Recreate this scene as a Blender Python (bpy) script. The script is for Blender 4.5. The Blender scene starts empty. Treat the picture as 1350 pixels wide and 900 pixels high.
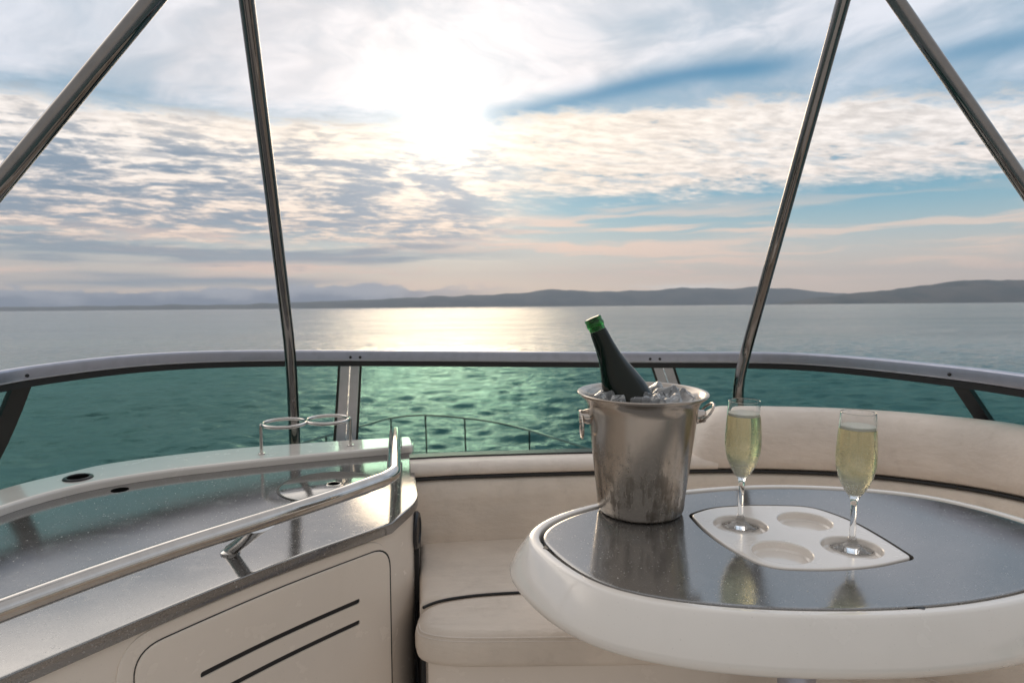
import bpy, bmesh, math, random
import numpy as np
from mathutils import Matrix, Vector
random.seed(7)
rng = np.random.default_rng(11)
PI = math.pi
R = math.radians
scene = bpy.context.scene
COL = scene.collection

# ------------------------------------------------------------------ frames
# Boat frame: origin at the photographer's lens, +Y towards the bow, z up from the deck.
F = 900.0
PB = R(5.58)                       # lens tilt against the deck
PS = R(2.93)                       # lens tilt against the sea (the boat rides bow-up)
ROLL = R(-0.51)
EYE = 4.3                          # lens height over the water
cam_world = Matrix.Translation((0, 0, EYE)) @ Matrix.Rotation(PI/2 - PS, 4, 'X') @ Matrix.Rotation(ROLL, 4, 'Z')
cam_boat = Matrix.Rotation(PI/2 - PB, 4, 'X')
BOAT = cam_world @ cam_boat.inverted()

def ray(x, y):
    a, b = (x - 675)/F, (450 - y)/F
    return np.array([a, math.cos(PB) + b*math.sin(PB), -math.sin(PB) + b*math.cos(PB)])
def at(x, y, z=None, Y=None):
    r = ray(x, y)
    t = z/r[2] if z is not None else Y/r[1]
    return tuple(r*t)
def at2(x, y, z):
    return at(x, y, z)[:2]

# ------------------------------------------------------------------ object helpers
boat_things = []
def tag(o, label=None, cat=None, group=None, kind=None):
    if label: o['label'] = label
    if cat: o['category'] = cat
    if group: o['group'] = group
    if kind: o['kind'] = kind
    return o
def thing(name, loc, label, cat, group=None):
    o = bpy.data.objects.new(name, None); o.empty_display_size = 0.05
    COL.objects.link(o); o.location = loc
    tag(o, label, cat, group); boat_things.append(o)
    return o
ORG = {}
def origin(o):
    return Vector(ORG.get(o.name, o.location))
def obj(name, vf, mat, parent=None, org=None, sharp=35, boat=True):
    """one mesh object; vf = (verts, faces) in the boat frame"""
    v, f = vf
    if parent is not None:
        base = origin(parent)
    else:
        base = Vector(org if org is not None else (0, 0, 0))
    v = [(p[0]-base[0], p[1]-base[1], p[2]-base[2]) for p in v]
    me = bpy.data.meshes.new(name)
    me.from_pydata(v, [], f)
    bm = bmesh.new(); bm.from_mesh(me)
    bmesh.ops.remove_doubles(bm, verts=bm.verts, dist=1e-6)
    bmesh.ops.recalc_face_normals(bm, faces=bm.faces)
    bm.to_mesh(me); bm.free()
    for p in me.polygons: p.use_smooth = True
    if sharp: me.set_sharp_from_angle(angle=R(sharp))
    if mat: me.materials.append(mat)
    o = bpy.data.objects.new(name, me); COL.objects.link(o)
    if parent is not None:
        o.parent = parent
        ORG[o.name] = tuple(base)
    else:
        o.location = base
        if boat: boat_things.append(o)
    return o

def merge(*parts):
    V, Fc = [], []
    for v, f in parts:
        n = len(V); V += [tuple(p) for p in v]
        Fc += [tuple(i+n for i in q) for q in f]
    return V, Fc
def xform(vf, M):
    return [tuple(M @ Vector(p)) for p in vf[0]], vf[1]

def lathe(prof, c=(0, 0, 0), n=48, closed=False):
    """prof: (r, z) list from bottom to top"""
    V, Fc, rings = [], [], []
    for r, z in prof:
        if r < 1e-6:
            rings.append([len(V)]); V.append((c[0], c[1], c[2]+z))
        else:
            rings.append(list(range(len(V), len(V)+n)))
            for k in range(n):
                a = 2*PI*k/n
                V.append((c[0]+r*math.cos(a), c[1]+r*math.sin(a), c[2]+z))
    seq = list(zip(rings[:-1], rings[1:]))
    if closed: seq.append((rings[-1], rings[0]))
    for A, B in seq:
        for k in range(n):
            k2 = (k+1) % n
            q = []
            for i in ((A[k], A[k2]) if len(A) > 1 else (A[0],)): q.append(i)
            for i in ((B[k2], B[k]) if len(B) > 1 else (B[0],)): q.append(i)
            if len(q) >= 3: Fc.append(tuple(q))
    return V, Fc

def spline(pts, n=8, closed=False):
    P = [np.array(p, float) for p in pts]
    out = []
    m = len(P)
    for i in range(m if closed else m-1):
        if closed:
            a, b, c, d = P[(i-1) % m], P[i], P[(i+1) % m], P[(i+2) % m]
        else:
            b, c = P[i], P[i+1]
            a = P[i-1] if i > 0 else 2*b-c
            d = P[i+2] if i+2 < m else 2*c-b
        for k in range(n):
            t = k/n
            out.append(tuple(0.5*((2*b)+(c-a)*t+(2*a-5*b+4*c-d)*t*t+(3*b-a-3*c+d)*t**3)))
    if not closed: out.append(tuple(P[-1]))
    return out
def fillet(pts, rad, n=8):
    """polyline with rounded inner corners"""
    P = [np.array(p, float) for p in pts]
    out = [tuple(P[0])]
    for i in range(1, len(P)-1):
        a, b, c = P[i-1], P[i], P[i+1]
        u, w = a-b, c-b
        lu, lw = np.linalg.norm(u), np.linalg.norm(w)
        r = min(rad, lu*.45, lw*.45)
        s, e = b+u/lu*r, b+w/lw*r
        for k in range(n+1):
            t = k/n
            out.append(tuple((1-t)**2*s+2*t*(1-t)*b+t*t*e))
    out.append(tuple(P[-1]))
    return out
def round_poly(pts, rads, n=8):
    """closed 2-D polygon with rounded corners"""
    P = [np.array(p, float) for p in pts]; m = len(P); out = []
    for i in range(m):
        rad = rads[i] if isinstance(rads, (list, tuple)) else rads
        a, b, c = P[i-1], P[i], P[(i+1) % m]
        if rad <= 0: out.append(tuple(b)); continue
        u, w = a-b, c-b
        lu, lw = np.linalg.norm(u), np.linalg.norm(w)
        r = min(rad, lu*.48, lw*.48)
        s, e = b+u/lu*r, b+w/lw*r
        for k in range(n+1):
            t = k/n
            out.append(tuple((1-t)**2*s+2*t*(1-t)*b+t*t*e))
    return out

def tube(path, r, n=14, closed=False, caps=True):
    P = [np.array(p, float) for p in path]; m = len(P)
    rr = r if isinstance(r, (list, tuple)) else [r]*m
    T = []
    for i in range(m):
        if closed: t = P[(i+1) % m]-P[i-1]
        else: t = P[min(i+1, m-1)]-P[max(i-1, 0)]
        T.append(t/np.linalg.norm(t))
    ref = np.array([0, 0, 1.0]) if abs(T[0][2]) < .9 else np.array([1.0, 0, 0])
    N = np.cross(T[0], ref); N /= np.linalg.norm(N)
    V, Fc = [], []
    for i in range(m):
        N = N - T[i]*np.dot(N, T[i]); N /= np.linalg.norm(N)
        B = np.cross(T[i], N)
        for k in range(n):
            a = 2*PI*k/n
            V.append(tuple(P[i]+rr[i]*(math.cos(a)*N+math.sin(a)*B)))
    for i in range(m if closed else m-1):
        j = (i+1) % m
        for k in range(n):
            k2 = (k+1) % n
            Fc.append((i*n+k, i*n+k2, j*n+k2, j*n+k))
    if caps and not closed:
        Fc.append(tuple(range(n-1, -1, -1))); Fc.append(tuple((m-1)*n+k for k in range(n)))
    return V, Fc

def area2(o):
    return sum(o[i-1][0]*o[i][1]-o[i][0]*o[i-1][1] for i in range(len(o)))/2
def inset(o, d):
    """move a closed counter-clockwise outline inwards by d"""
    P = [np.array(p, float) for p in o]; m = len(P); out = []
    for i in range(m):
        t1 = P[i]-P[i-1]; t2 = P[(i+1) % m]-P[i]
        n1 = np.array([-t1[1], t1[0]])/(np.linalg.norm(t1)+1e-12)
        n2 = np.array([-t2[1], t2[0]])/(np.linalg.norm(t2)+1e-12)
        b = n1+n2; L = np.linalg.norm(b)
        b = b/L if L > 1e-6 else n1
        c = max(.5, float(np.dot(b, n1)))
        out.append(tuple(P[i]+b*d/c))
    return out
def slab(o, z0, z1, bt=0.0, bb=0.0, seg=5, cap_top=True, cap_bot=True, dome=0.0):
    """vertical-walled slab over outline o, top edge rounded by bt, bottom by bb"""
    if area2(o) < 0: o = o[::-1]
    m = len(o); loops = []
    if bb > 0:
        for k in range(seg+1):
            a = PI/2*k/seg
            loops.append((inset(o, bb*(1-math.sin(a))), z0+bb*(1-math.cos(a))))
    else: loops.append((o, z0))
    if bt > 0:
        for k in range(seg+1):
            a = PI/2*k/seg
            loops.append((inset(o, bt*(1-math.cos(a))), z1-bt*(1-math.sin(a))))
        loops.append((inset(o, bt+.004), z1))
    else: loops.append((o, z1))
    if dome:
        for s, zz in ((.02, .45), (.05, .8), (.08, 1.0)):
            loops.append((inset(o, bt+s), z1+dome*zz))
    V, Fc = [], []
    for L, z in loops: V += [(p[0], p[1], z) for p in L]
    for l in range(len(loops)-1):
        for k in range(m):
            k2 = (k+1) % m
            Fc.append((l*m+k, l*m+k2, (l+1)*m+k2, (l+1)*m+k))
    if cap_bot: Fc.append(tuple(range(m-1, -1, -1)))
    if cap_top: Fc.append(tuple((len(loops)-1)*m+k for k in range(m)))
    return V, Fc
def sweep(path, prof, closed_prof=True, caps=True, up=(0, 0, 1)):
    """profile (n, z): n to the left of travel in plan, z up; path is 3-D"""
    P = [np.array(p, float) for p in path]; m = len(P); q = len(prof)
    V, Fc = [], []
    for i in range(m):
        t = P[min(i+1, m-1)]-P[max(i-1, 0)]; t[2] = 0; t /= np.linalg.norm(t)
        nrm = np.array([-t[1], t[0], 0])
        for a, b in prof: V.append(tuple(P[i]+nrm*a+np.array([0, 0, b])))
    for i in range(m-1):
        for k in range(q if closed_prof else q-1):
            k2 = (k+1) % q
            Fc.append((i*q+k, i*q+k2, (i+1)*q+k2, (i+1)*q+k))
    if caps and closed_prof:
        Fc.append(tuple(range(q))); Fc.append(tuple((m-1)*q+k for k in range(q-1, -1, -1)))
    return V, Fc
def loft(loops, closed=True, caps=True):
    q = len(loops[0]); V = [tuple(p) for L in loops for p in L]; Fc = []
    for i in range(len(loops)-1):
        for k in range(q if closed else q-1):
            k2 = (k+1) % q
            Fc.append((i*q+k, i*q+k2, (i+1)*q+k2, (i+1)*q+k))
    if caps:
        Fc.append(tuple(range(q-1, -1, -1))); Fc.append(tuple((len(loops)-1)*q+k for k in range(q)))
    return V, Fc
def rbox(c, size, b=.003, M=None):
    o = round_poly([(-size[0]/2, -size[1]/2), (size[0]/2, -size[1]/2), (size[0]/2, size[1]/2), (-size[0]/2, size[1]/2)], b*1.2, 4)
    v, f = slab(o, -size[2]/2, size[2]/2, b, b, 3)
    if M is not None: v, f = xform((v, f), M)
    return [(p[0]+c[0], p[1]+c[1], p[2]+c[2]) for p in v], f

# ------------------------------------------------------------------ node helpers
class E:
    def __init__(s, t, k): s.t, s.k = t, k
    def _m(s, op, *a, clamp=False):
        n = s.t.nodes.new('ShaderNodeMath'); n.operation = op; n.use_clamp = clamp
        for i, x in enumerate((s,)+a):
            if isinstance(x, E): s.t.links.new(x.k, n.inputs[i])
            else: n.inputs[i].default_value = x
        return E(s.t, n.outputs[0])
    def __add__(s, o): return s._m('ADD', o)
    __radd__ = __add__
    def __sub__(s, o): return s._m('SUBTRACT', o)
    def __rsub__(s, o): return (s*-1)+o
    def __mul__(s, o): return s._m('MULTIPLY', o)
    __rmul__ = __mul__
    def __truediv__(s, o): return s._m('DIVIDE', o)
    def __pow__(s, o): return s._m('POWER', o)
    def clamp(s): return s._m('ADD', 0.0, clamp=True)
    def mx(s, o): return s._m('MAXIMUM', o)
    def mn(s, o): return s._m('MINIMUM', o)
    def ss(s, a, b):
        """smoothstep from a to b, either direction"""
        n = s.t.nodes.new('ShaderNodeMapRange'); n.interpolation_type = 'SMOOTHSTEP'
        lo, hi = (a, b) if a < b else (b, a)
        s.t.links.new(s.k, n.inputs[0])
        n.inputs[1].default_value = lo; n.inputs[2].default_value = hi
        n.inputs[3].default_value = 0 if a < b else 1
        n.inputs[4].default_value = 1 if a < b else 0
        return E(s.t, n.outputs[0])
    def bump(s, c, w):
        """soft hump of half-width w round c"""
        return ((((s-c)/w)**2)*-1.0)._m('EXPONENT')
def vec(t, x, y, z=0.0):
    n = t.nodes.new('ShaderNodeCombineXYZ')
    for i, a in enumerate((x, y, z)):
        if isinstance(a, E): t.links.new(a.k, n.inputs[i])
        else: n.inputs[i].default_value = a
    return E(t, n.outputs[0])
def noise(t, v, scale=1, detail=4, rough=.5, dist=0.0, lac=2.0):
    n = t.nodes.new('ShaderNodeTexNoise')
    n.inputs['Scale'].default_value = scale; n.inputs['Detail'].default_value = detail
    n.inputs['Roughness'].default_value = rough; n.inputs['Distortion'].default_value = dist
    n.inputs['Lacunarity'].default_value = lac
    if v is not None: t.links.new(v.k, n.inputs['Vector'])
    return E(t, n.outputs['Fac'])
def mixc(t, f, a, b):
    n = t.nodes.new('ShaderNodeMix'); n.data_type = 'RGBA'
    for i, x in ((0, f), (6, a), (7, b)):
        if isinstance(x, E): t.links.new(x.k, n.inputs[i])
        elif i == 0: n.inputs[0].default_value = x
        else: n.inputs[i].default_value = (*x, 1)
    return E(t, n.outputs[2])
def scalec(t, c, f):
    n = t.nodes.new('ShaderNodeVectorMath'); n.operation = 'SCALE'
    if isinstance(c, E): t.links.new(c.k, n.inputs[0])
    else: n.inputs[0].default_value = c
    if isinstance(f, E): t.links.new(f.k, n.inputs['Scale'])
    else: n.inputs['Scale'].default_value = f
    return E(t, n.outputs[0])
def addc(t, a, b):
    n = t.nodes.new('ShaderNodeVectorMath'); n.operation = 'ADD'
    for i, x in enumerate((a, b)):
        if isinstance(x, E): t.links.new(x.k, n.inputs[i])
        else: n.inputs[i].default_value = x
    return E(t, n.outputs[0])

# ------------------------------------------------------------------ sky
SUN_U, SUN_V = 588.0, 158.0
SUN_AZ = (SUN_U-675)/F
SUN_EL = math.atan((404-SUN_V)/F)
def build_world():
    w = bpy.data.worlds.new('World'); scene.world = w; w.use_nodes = True
    t = w.node_tree
    bg = t.nodes['Background']
    tc = t.nodes.new('ShaderNodeTexCoord')
    sp = t.nodes.new('ShaderNodeSeparateXYZ'); t.links.new(tc.outputs['Generated'], sp.inputs[0])
    dx, dy, dz = (E(t, sp.outputs[i]) for i in range(3))
    az = dx._m('ARCTAN2', dy)
    el = dz._m('ARCSINE')
    u = az*F+675.0                                 # bearing and height of the sky, 900 units to the radian
    v = el*(-F)+404.0
    h = el*F                                       # height over the horizon
    sky = t.nodes.new('ShaderNodeTexSky'); sky.sky_type = 'NISHITA'; sky.sun_disc = False
    sky.sun_elevation = SUN_EL; sky.sun_rotation = SUN_AZ
    sky.air_density = 1.0; sky.dust_density = 1.2; sky.ozone_density = 2.0
    nish = scalec(t, E(t, sky.outputs[0]), 0.09)
    # angle from the sun
    sd = (math.cos(SUN_EL)*math.sin(SUN_AZ), math.cos(SUN_EL)*math.cos(SUN_AZ), math.sin(SUN_EL))
    cosang = (dx*sd[0]+dy*sd[1]+dz*sd[2])
    ang = cosang._m('MINIMUM', 1.0)._m('ARCCOSINE')*F      # same units
    # --- clear sky
    clear = mixc(t, h.ss(70, 200), (.24, .46, .54), (.07, .28, .44))
    clear = mixc(t, h.ss(130, 8), clear, (.84, .63, .49))
    clear = mixc(t, .06, clear, nish)
    # --- cloud plane coordinates
    zz = dz.mx(0.0)+0.075
    cx, cy = dx/zz, dy/zz
    warp = noise(t, vec(t, cx*.9, cy*.9), 1.0, 3, .5)-.5
    warp2 = noise(t, vec(t, cx*.9+31.0, cy*.9), 1.0, 3, .5)-.5
    # lit and shaded cloud colours
    near = ang.bump(0, 330)
    lit = mixc(t, near, (.78, .73, .70), (1.0, .85, .69))
    lit = mixc(t, h.ss(190, 30), lit, (.86, .62, .46))
    shade = mixc(t, h.ss(20, 190), (.23, .28, .34), (.125, .205, .30))
    shade = mixc(t, near*.35, shade, (.55, .52, .52))
    col = clear
    # --- low streaks (long thin stratus near the horizon)
    n1 = noise(t, vec(t, u/260.0+warp*.5, h/16.0+warp2*2.0), 1.0, 5, .55)
    n1b = noise(t, vec(t, u/420.0+9.0, h/30.0+3.0), 1.0, 3, .5)
    low = h.ss(14, 40)*h.ss(150, 95)
    pe = n1.ss(.46, .62)*low*(.55+.45*u.ss(1150, 500))
    col = mixc(t, pe, col, (1.0, .70, .53))
    lb = ((n1b+n1*.6).ss(.80, .94))*low*u.ss(780, 520)
    lb2 = (h+warp2*26.0).bump(63, 9)*u.ss(760, 560)*n1.ss(.30, .52)
    lb3 = (h+warp2*20.0).bump(34, 8)*u.ss(640, 330)*n1b.ss(.36, .56)
    col = mixc(t, (lb.mx(lb2).mx(lb3))*.85, col, (.21, .28, .35))
    # --- altocumulus field, broken and rippled on the left, solid on the right
    rx = (cx*.94+cy*.34); ry = (cy*.94-cx*.34)
    n2 = noise(t, vec(t, rx*1.8+warp*1.2, ry*2.25+warp2*1.2), 1.5, 9, .64)
    n2f = noise(t, vec(t, rx*7.0+warp*2.0, ry*11.0+warp2*2.0), 1.3, 6, .62)
    tex = n2*.76+n2f*.24
    hh = h-u.bump(880, 230)*16.0+u.ss(1050, 1300)*22.0
    topedge = hh+((n2f-.5)*34.0)+((n2-.5)*60.0)
    band_l = topedge.ss(244, 216)*(h+((n2-.5)*50.0)).ss(66, 104)
    botr = (h+((n2-.5)*60.0)+(n2f-.5)*30.0)
    band_r = topedge.ss(243, 220)*botr.ss(128, 158)
    fr = u.ss(600, 760)
    cover = band_l*(1.0-fr)+band_r*fr
    dens = tex.ss(.43, .58)
    # solid bright strip along the upper edge and on the right
    strip = topedge.bump(212, 26)
    dens_r = (tex+.09).ss(.40, .54)
    dens = dens*(1.0-fr)+dens_r*fr
    dens = (dens+strip*.75)._m('ADD', 0.0, clamp=True)
    sh2 = mixc(t, (1.0-fr)*.85, (.55, .60, .65), shade)
    hole = mixc(t, fr, sh2, clear)
    puff = scalec(t, lit, .80+.42*(n2f*.6+n2*.4).ss(.36, .64))
    greyp = noise(t, vec(t, rx*2.2+3.0+warp, ry*4.6+warp2*1.5), 1.3, 6, .62).ss(.50, .68)*fr*h.ss(236, 190)
    puff = mixc(t, greyp*.65, puff, (.40, .50, .57))
    alto = mixc(t, dens, hole, puff)
    dk = noise(t, vec(t, rx*3.1+7.0+warp, ry*5.2+warp2), 1.0, 5, .6)
    dkm = dk.ss(.50, .66)*(h.bump(140, 55))*u.bump(330, 310)
    alto = mixc(t, dkm*.92, alto, shade)
    col = mixc(t, cover, col, alto)
    # --- clear blue gap above the band on the right
    gap = ((h-u.ss(600, 930)*42.0+warp2*16.0).bump(236, 15)*u.ss(1130, 960)).mx((h+warp*30.0).bump(262, 14)*u.ss(1020, 1200)*.8)*u.ss(612, 680)
    # --- high veil
    n3 = noise(t, vec(t, cx*1.3+warp*1.2, cy*1.0+warp2), 1.2, 6, .55)
    n3b = noise(t, vec(t, u/210.0+warp*2.0, v/105.0+warp2*2.0), 1.0, 6, .58)
    vm = topedge.ss(205, 262)
    veilc = mixc(t, ang.bump(0, 400), (.60, .635, .71), (.88, .81, .79))
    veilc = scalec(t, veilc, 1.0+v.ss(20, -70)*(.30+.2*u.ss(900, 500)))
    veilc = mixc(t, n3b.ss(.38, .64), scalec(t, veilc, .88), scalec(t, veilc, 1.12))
    veilc = mixc(t, v.ss(30, -40)*u.ss(840, 500)*.9, veilc, (2.5, 2.26, 2.02))  # unseen sky above the view, extra brightness added for the stone top to reflect
    va = (.60+.36*(n3*.5+n3b*.5).ss(.36, .60))*(1.0-gap*.92)
    va = va*(1.0-.25*u.ss(650, 1000)*n3b.ss(.62, .40))
    blue = mixc(t, gap, clear, (.07, .24, .40))
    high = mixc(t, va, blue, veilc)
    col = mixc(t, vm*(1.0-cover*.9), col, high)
    # --- cloud bank lying on the far shore, left
    bn = noise(t, vec(t, u/95.0, h/40.0), 1.0, 6, .6)
    bt = 22.0+(bn-.5)*44.0+u.bump(470, 130)*5.0
    bank = ((h-bt)*-1.0).ss(-2.5, 2.5)
    bcol = mixc(t, (bn+(h-10.0)*.012).ss(.45, .70), (.08, .13, .23), (.36, .38, .45))
    col = mixc(t, bank*.92*u.ss(740, 480), col, bcol)
    # thin white cap cloud over the middle ridge
    cap = ((h-(24.0+(bn-.5)*22.0)).bump(0, 4.5))*u.bump(905, 60)
    col = mixc(t, cap*.8, col, (.95, .86, .78))
    # --- veiled sun
    glow = ang.bump(0, 34)*1.1+ang.bump(0, 85)*.34+ang.bump(0, 190)*.11
    gm = 1.0-dkm*.2
    col = addc(t, col, scalec(t, (1.0, .90, .77), glow*gm))
    # the sky behind the photographer is plain and duller
    back = dy.ss(.25, -.35)
    bcol2 = mixc(t, dz.ss(.0, .5), (.50, .45, .40), (.43, .43, .43))
    col = mixc(t, back, col, bcol2)
    up = dz.ss(.50, .85)
    col = mixc(t, up, col, (.46, .46, .47))
    below = dz.ss(-.002, -.02)
    col = mixc(t, below, col, (.10, .13, .14))
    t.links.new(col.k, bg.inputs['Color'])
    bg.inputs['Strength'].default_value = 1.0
    w.cycles.sampling_method = 'MANUAL'; w.cycles.sample_map_resolution = 1024
build_world()

sun = bpy.data.lights.new('sun', 'SUN'); sun.energy = .5; sun.angle = R(18); sun.color = (1, .78, .52)
so = bpy.data.objects.new('sun', sun); COL.objects.link(so)
sdv = Vector((math.cos(SUN_EL)*math.sin(SUN_AZ), math.cos(SUN_EL)*math.cos(SUN_AZ), math.sin(SUN_EL)))
so.rotation_euler = (-sdv).to_track_quat('-Z', 'Y').to_euler()
so.location = sdv*50

# ------------------------------------------------------------------ camera
cd = bpy.data.cameras.new('camera'); cam = bpy.data.objects.new('camera', cd); COL.objects.link(cam)
cam.matrix_world = cam_world
cd.lens = 24.0; cd.sensor_width = 36.0; cd.clip_start = .02; cd.clip_end = 120000
cd.dof.use_dof = True; cd.dof.focus_distance = 1.12; cd.dof.aperture_fstop = 8.0
scene.camera = cam
scene.view_settings.view_transform = 'Standard'; scene.view_settings.look = 'None'
scene.view_settings.exposure = 0.3; scene.view_settings.gamma = 1.0
scene.render.engine = 'CYCLES'
scene.cycles.max_bounces = 14; scene.cycles.transmission_bounces = 12; scene.cycles.transparent_max_bounces = 16
scene.cycles.glossy_bounces = 6; scene.cycles.diffuse_bounces = 3
scene.cycles.caustics_refractive = True; scene.cycles.caustics_reflective = False
scene.cycles.sample_clamp_indirect = 6.0
scene.cycles.use_denoising = True
# ------------------------------------------------------------------ materials
def nmat(name):
    m = bpy.data.materials.new(name); m.use_nodes = True
    t = m.node_tree; b = t.nodes['Principled BSDF']
    return m, t, b
def setp(b, **k):
    names = dict(col='Base Color', rough='Roughness', metal='Metallic', ior='IOR', trans='Transmission Weight',
                 coat='Coat Weight', coatr='Coat Roughness', spec='Specular IOR Level', sheen='Sheen Weight')
    for a, v in k.items():
        i = b.inputs[names[a]]
        if isinstance(v, E): b.id_data.links.new(v.k, i)
        elif a == 'col': i.default_value = (*v, 1)
        else: i.default_value = v
def ocoord(t):
    n = t.nodes.new('ShaderNodeTexCoord'); return E(t, n.outputs['Object'])
def scalev(t, v, x, y, z):
    n = t.nodes.new('ShaderNodeVectorMath'); n.operation = 'MULTIPLY'
    t.links.new(v.k, n.inputs[0]); n.inputs[1].default_value = (x, y, z); return E(t, n.outputs[0])
def bumpn(t, b, hgt, dist, strength=1.0):
    n = t.nodes.new('ShaderNodeBump'); n.inputs['Strength'].default_value = strength; n.inputs['Distance'].default_value = dist
    t.links.new(hgt.k, n.inputs['Height']); t.links.new(n.outputs[0], b.inputs['Normal']); return n
def simple(name, col, rough=.5, metal=0.0, **k):
    m, t, b = nmat(name); setp(b, col=col, rough=rough, metal=metal, **k); return m

def m_gelcoat(name, col):
    m, t, b = nmat(name); o = ocoord(t)
    g = noise(t, o, 3.0, 4, .6)
    dirt = noise(t, scalev(t, o, 1, 1, .35), 14.0, 6, .65).ss(.52, .78)
    c = mixc(t, g.ss(.3, .7), tuple(x*.95 for x in col), col)
    c = mixc(t, dirt*.06, c, (.46, .40, .33))
    sp = noise(t, o, 420.0, 2, .5).ss(.70, .76)
    c = mixc(t, sp*.25, c, (.30, .27, .24))
    setp(b, col=c, rough=noise(t, o, 22.0, 4, .6).ss(.3, .75)*.16+.14, coat=.8)
    b.inputs['Coat Roughness'].default_value = .08
    bumpn(t, b, noise(t, o, 9.0, 3, .5), .0015, .35)
    return m
def m_granite(name):
    m, t, b = nmat(name); o = ocoord(t)
    fine = noise(t, o, 480.0, 3, .6)
    big = noise(t, o, 9.0, 5, .6)
    v = t.nodes.new('ShaderNodeTexVoronoi'); v.inputs['Scale'].default_value = 210.0
    t.links.new(o.k, v.inputs['Vector'])
    spk = E(t, v.outputs['Distance']).ss(.24, .10)
    sel = noise(t, o, 95.0, 2, .5).ss(.52, .66)
    c = mixc(t, fine.ss(.35, .65), (.040, .037, .035), (.125, .116, .108))
    c = mixc(t, spk*sel*.9, c, (.42, .41, .40))
    dust = noise(t, o, 26.0, 7, .72).ss(.50, .80)
    c = mixc(t, dust*.10, c, (.40, .38, .36))
    spots = noise(t, o, 190.0, 2, .5).ss(.68, .73)
    c = mixc(t, spots*.34, c, (.46, .44, .41))
    smear = noise(t, scalev(t, o, 1.0, 2.2, 1.0), 6.0, 5, .6).ss(.35, .75)
    setp(b, col=c, rough=smear*.05+.085+dust*.08+spots*.3, ior=3.0)
    bumpn(t, b, fine+big*.3, .00006, .5)
    return m
def m_vinyl(name, col):
    m, t, b = nmat(name); o = ocoord(t)
    cell = t.nodes.new('ShaderNodeTexVoronoi'); cell.inputs['Scale'].default_value = 520.0; t.links.new(o.k, cell.inputs['Vector'])
    big = noise(t, o, 6.0, 5, .6)
    dirt = noise(t, o, 17.0, 6, .7).ss(.50, .78)
    c = mixc(t, big.ss(.3, .7), tuple(x*.90 for x in col), tuple(min(1, x*1.05) for x in col))
    c = mixc(t, dirt*.22, c, (.30, .22, .16))
    setp(b, col=c, rough=big*.15+.36, spec=.45)
    wr = noise(t, scalev(t, o, 1, 2.5, 2.5), 7.0, 5, .55)
    bumpn(t, b, E(t, cell.outputs['Distance'])*.03+wr, .012, .6)
    return m
def m_steel(name, col=(.62, .60, .58), rough=.12, noise_amt=.1):
    m, t, b = nmat(name); o = ocoord(t)
    n = noise(t, o, 30.0, 5, .6)
    setp(b, col=mixc(t, n.ss(.4, .75)*.5, col, tuple(x*.75 for x in col)), metal=1.0, rough=n.ss(.3, .8)*noise_amt+rough)
    return m
def m_bucket():
    m, t, b = nmat('worn_brushed_steel'); o = ocoord(t)
    sp = t.nodes.new('ShaderNodeSeparateXYZ'); t.links.new(o.k, sp.inputs[0])
    x, y, z = (E(t, s) for s in sp.outputs)
    a = x._m('ARCTAN2', y)
    run = noise(t, vec(t, a*4.5, z*7.0, 1.0), 1.5, 6, .65)               # drips run down the side
    fine = noise(t, vec(t, a*70.0, z*14.0, 2.0), 1.0, 6, .7)
    blot = noise(t, o, 22.0, 7, .72)
    low = z.ss(.17, .03)
    st = ((run*.45+blot*.55).ss(.47, .60)*(.12+.88*low)).clamp()
    st2 = (fine*.6+blot*.4).ss(.56, .70)*low
    c = mixc(t, st*.75, (.46, .41, .36), (.13, .105, .085))
    c = mixc(t, st2*.75, c, (.10, .085, .07))
    pale = (noise(t, vec(t, a*60.0+4.0, z*10.0, 5.0), 1.0, 5, .7)).ss(.62, .72)*low
    c = mixc(t, pale*.5, c, (.72, .62, .48))
    hb = noise(t, vec(t, a*2.0, z*900.0, 0.0), 1.0, 3, .5)
    setp(b, col=c, metal=.95, rough=st*.25+.20+st2*.3)
    dew = noise(t, o, 330.0, 2, .5).ss(.60, .72)
    bumpn(t, b, hb*.12+dew*.8*low+st2*.4, .0006, .6)
    return m
def m_glass(name, col, ior=1.45, rough=0.0):
    m, t, b = nmat(name); setp(b, col=col, rough=rough, ior=ior, trans=1.0); return m
def m_pane():
    m = bpy.data.materials.new('tinted_acrylic'); m.use_nodes = True
    t = m.node_tree; t.nodes.clear()
    out = t.nodes.new('ShaderNodeOutputMaterial')
    tr = t.nodes.new('ShaderNodeBsdfTransparent')
    gl = t.nodes.new('ShaderNodeBsdfGlossy'); gl.inputs['Roughness'].default_value = .02
    gl.inputs['Color'].default_value = (.85, .92, .9, 1)
    fr = t.nodes.new('ShaderNodeFresnel'); fr.inputs['IOR'].default_value = 1.22
    o = ocoord(t)
    sm = noise(t, scalev(t, o, 3, 3, 6), 1.0, 4, .6)
    c = mixc(t, sm.ss(.3, .7), (.50, .695, .675), (.54, .72, .70))
    t.links.new(c.k, tr.inputs['Color'])
    mx = t.nodes.new('ShaderNodeMixShader')
    t.links.new(fr.outputs[0], mx.inputs[0]); t.links.new(tr.outputs[0], mx.inputs[1]); t.links.new(gl.outputs[0], mx.inputs[2])
    t.links.new(mx.outputs[0], out.inputs['Surface'])
    return m
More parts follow.
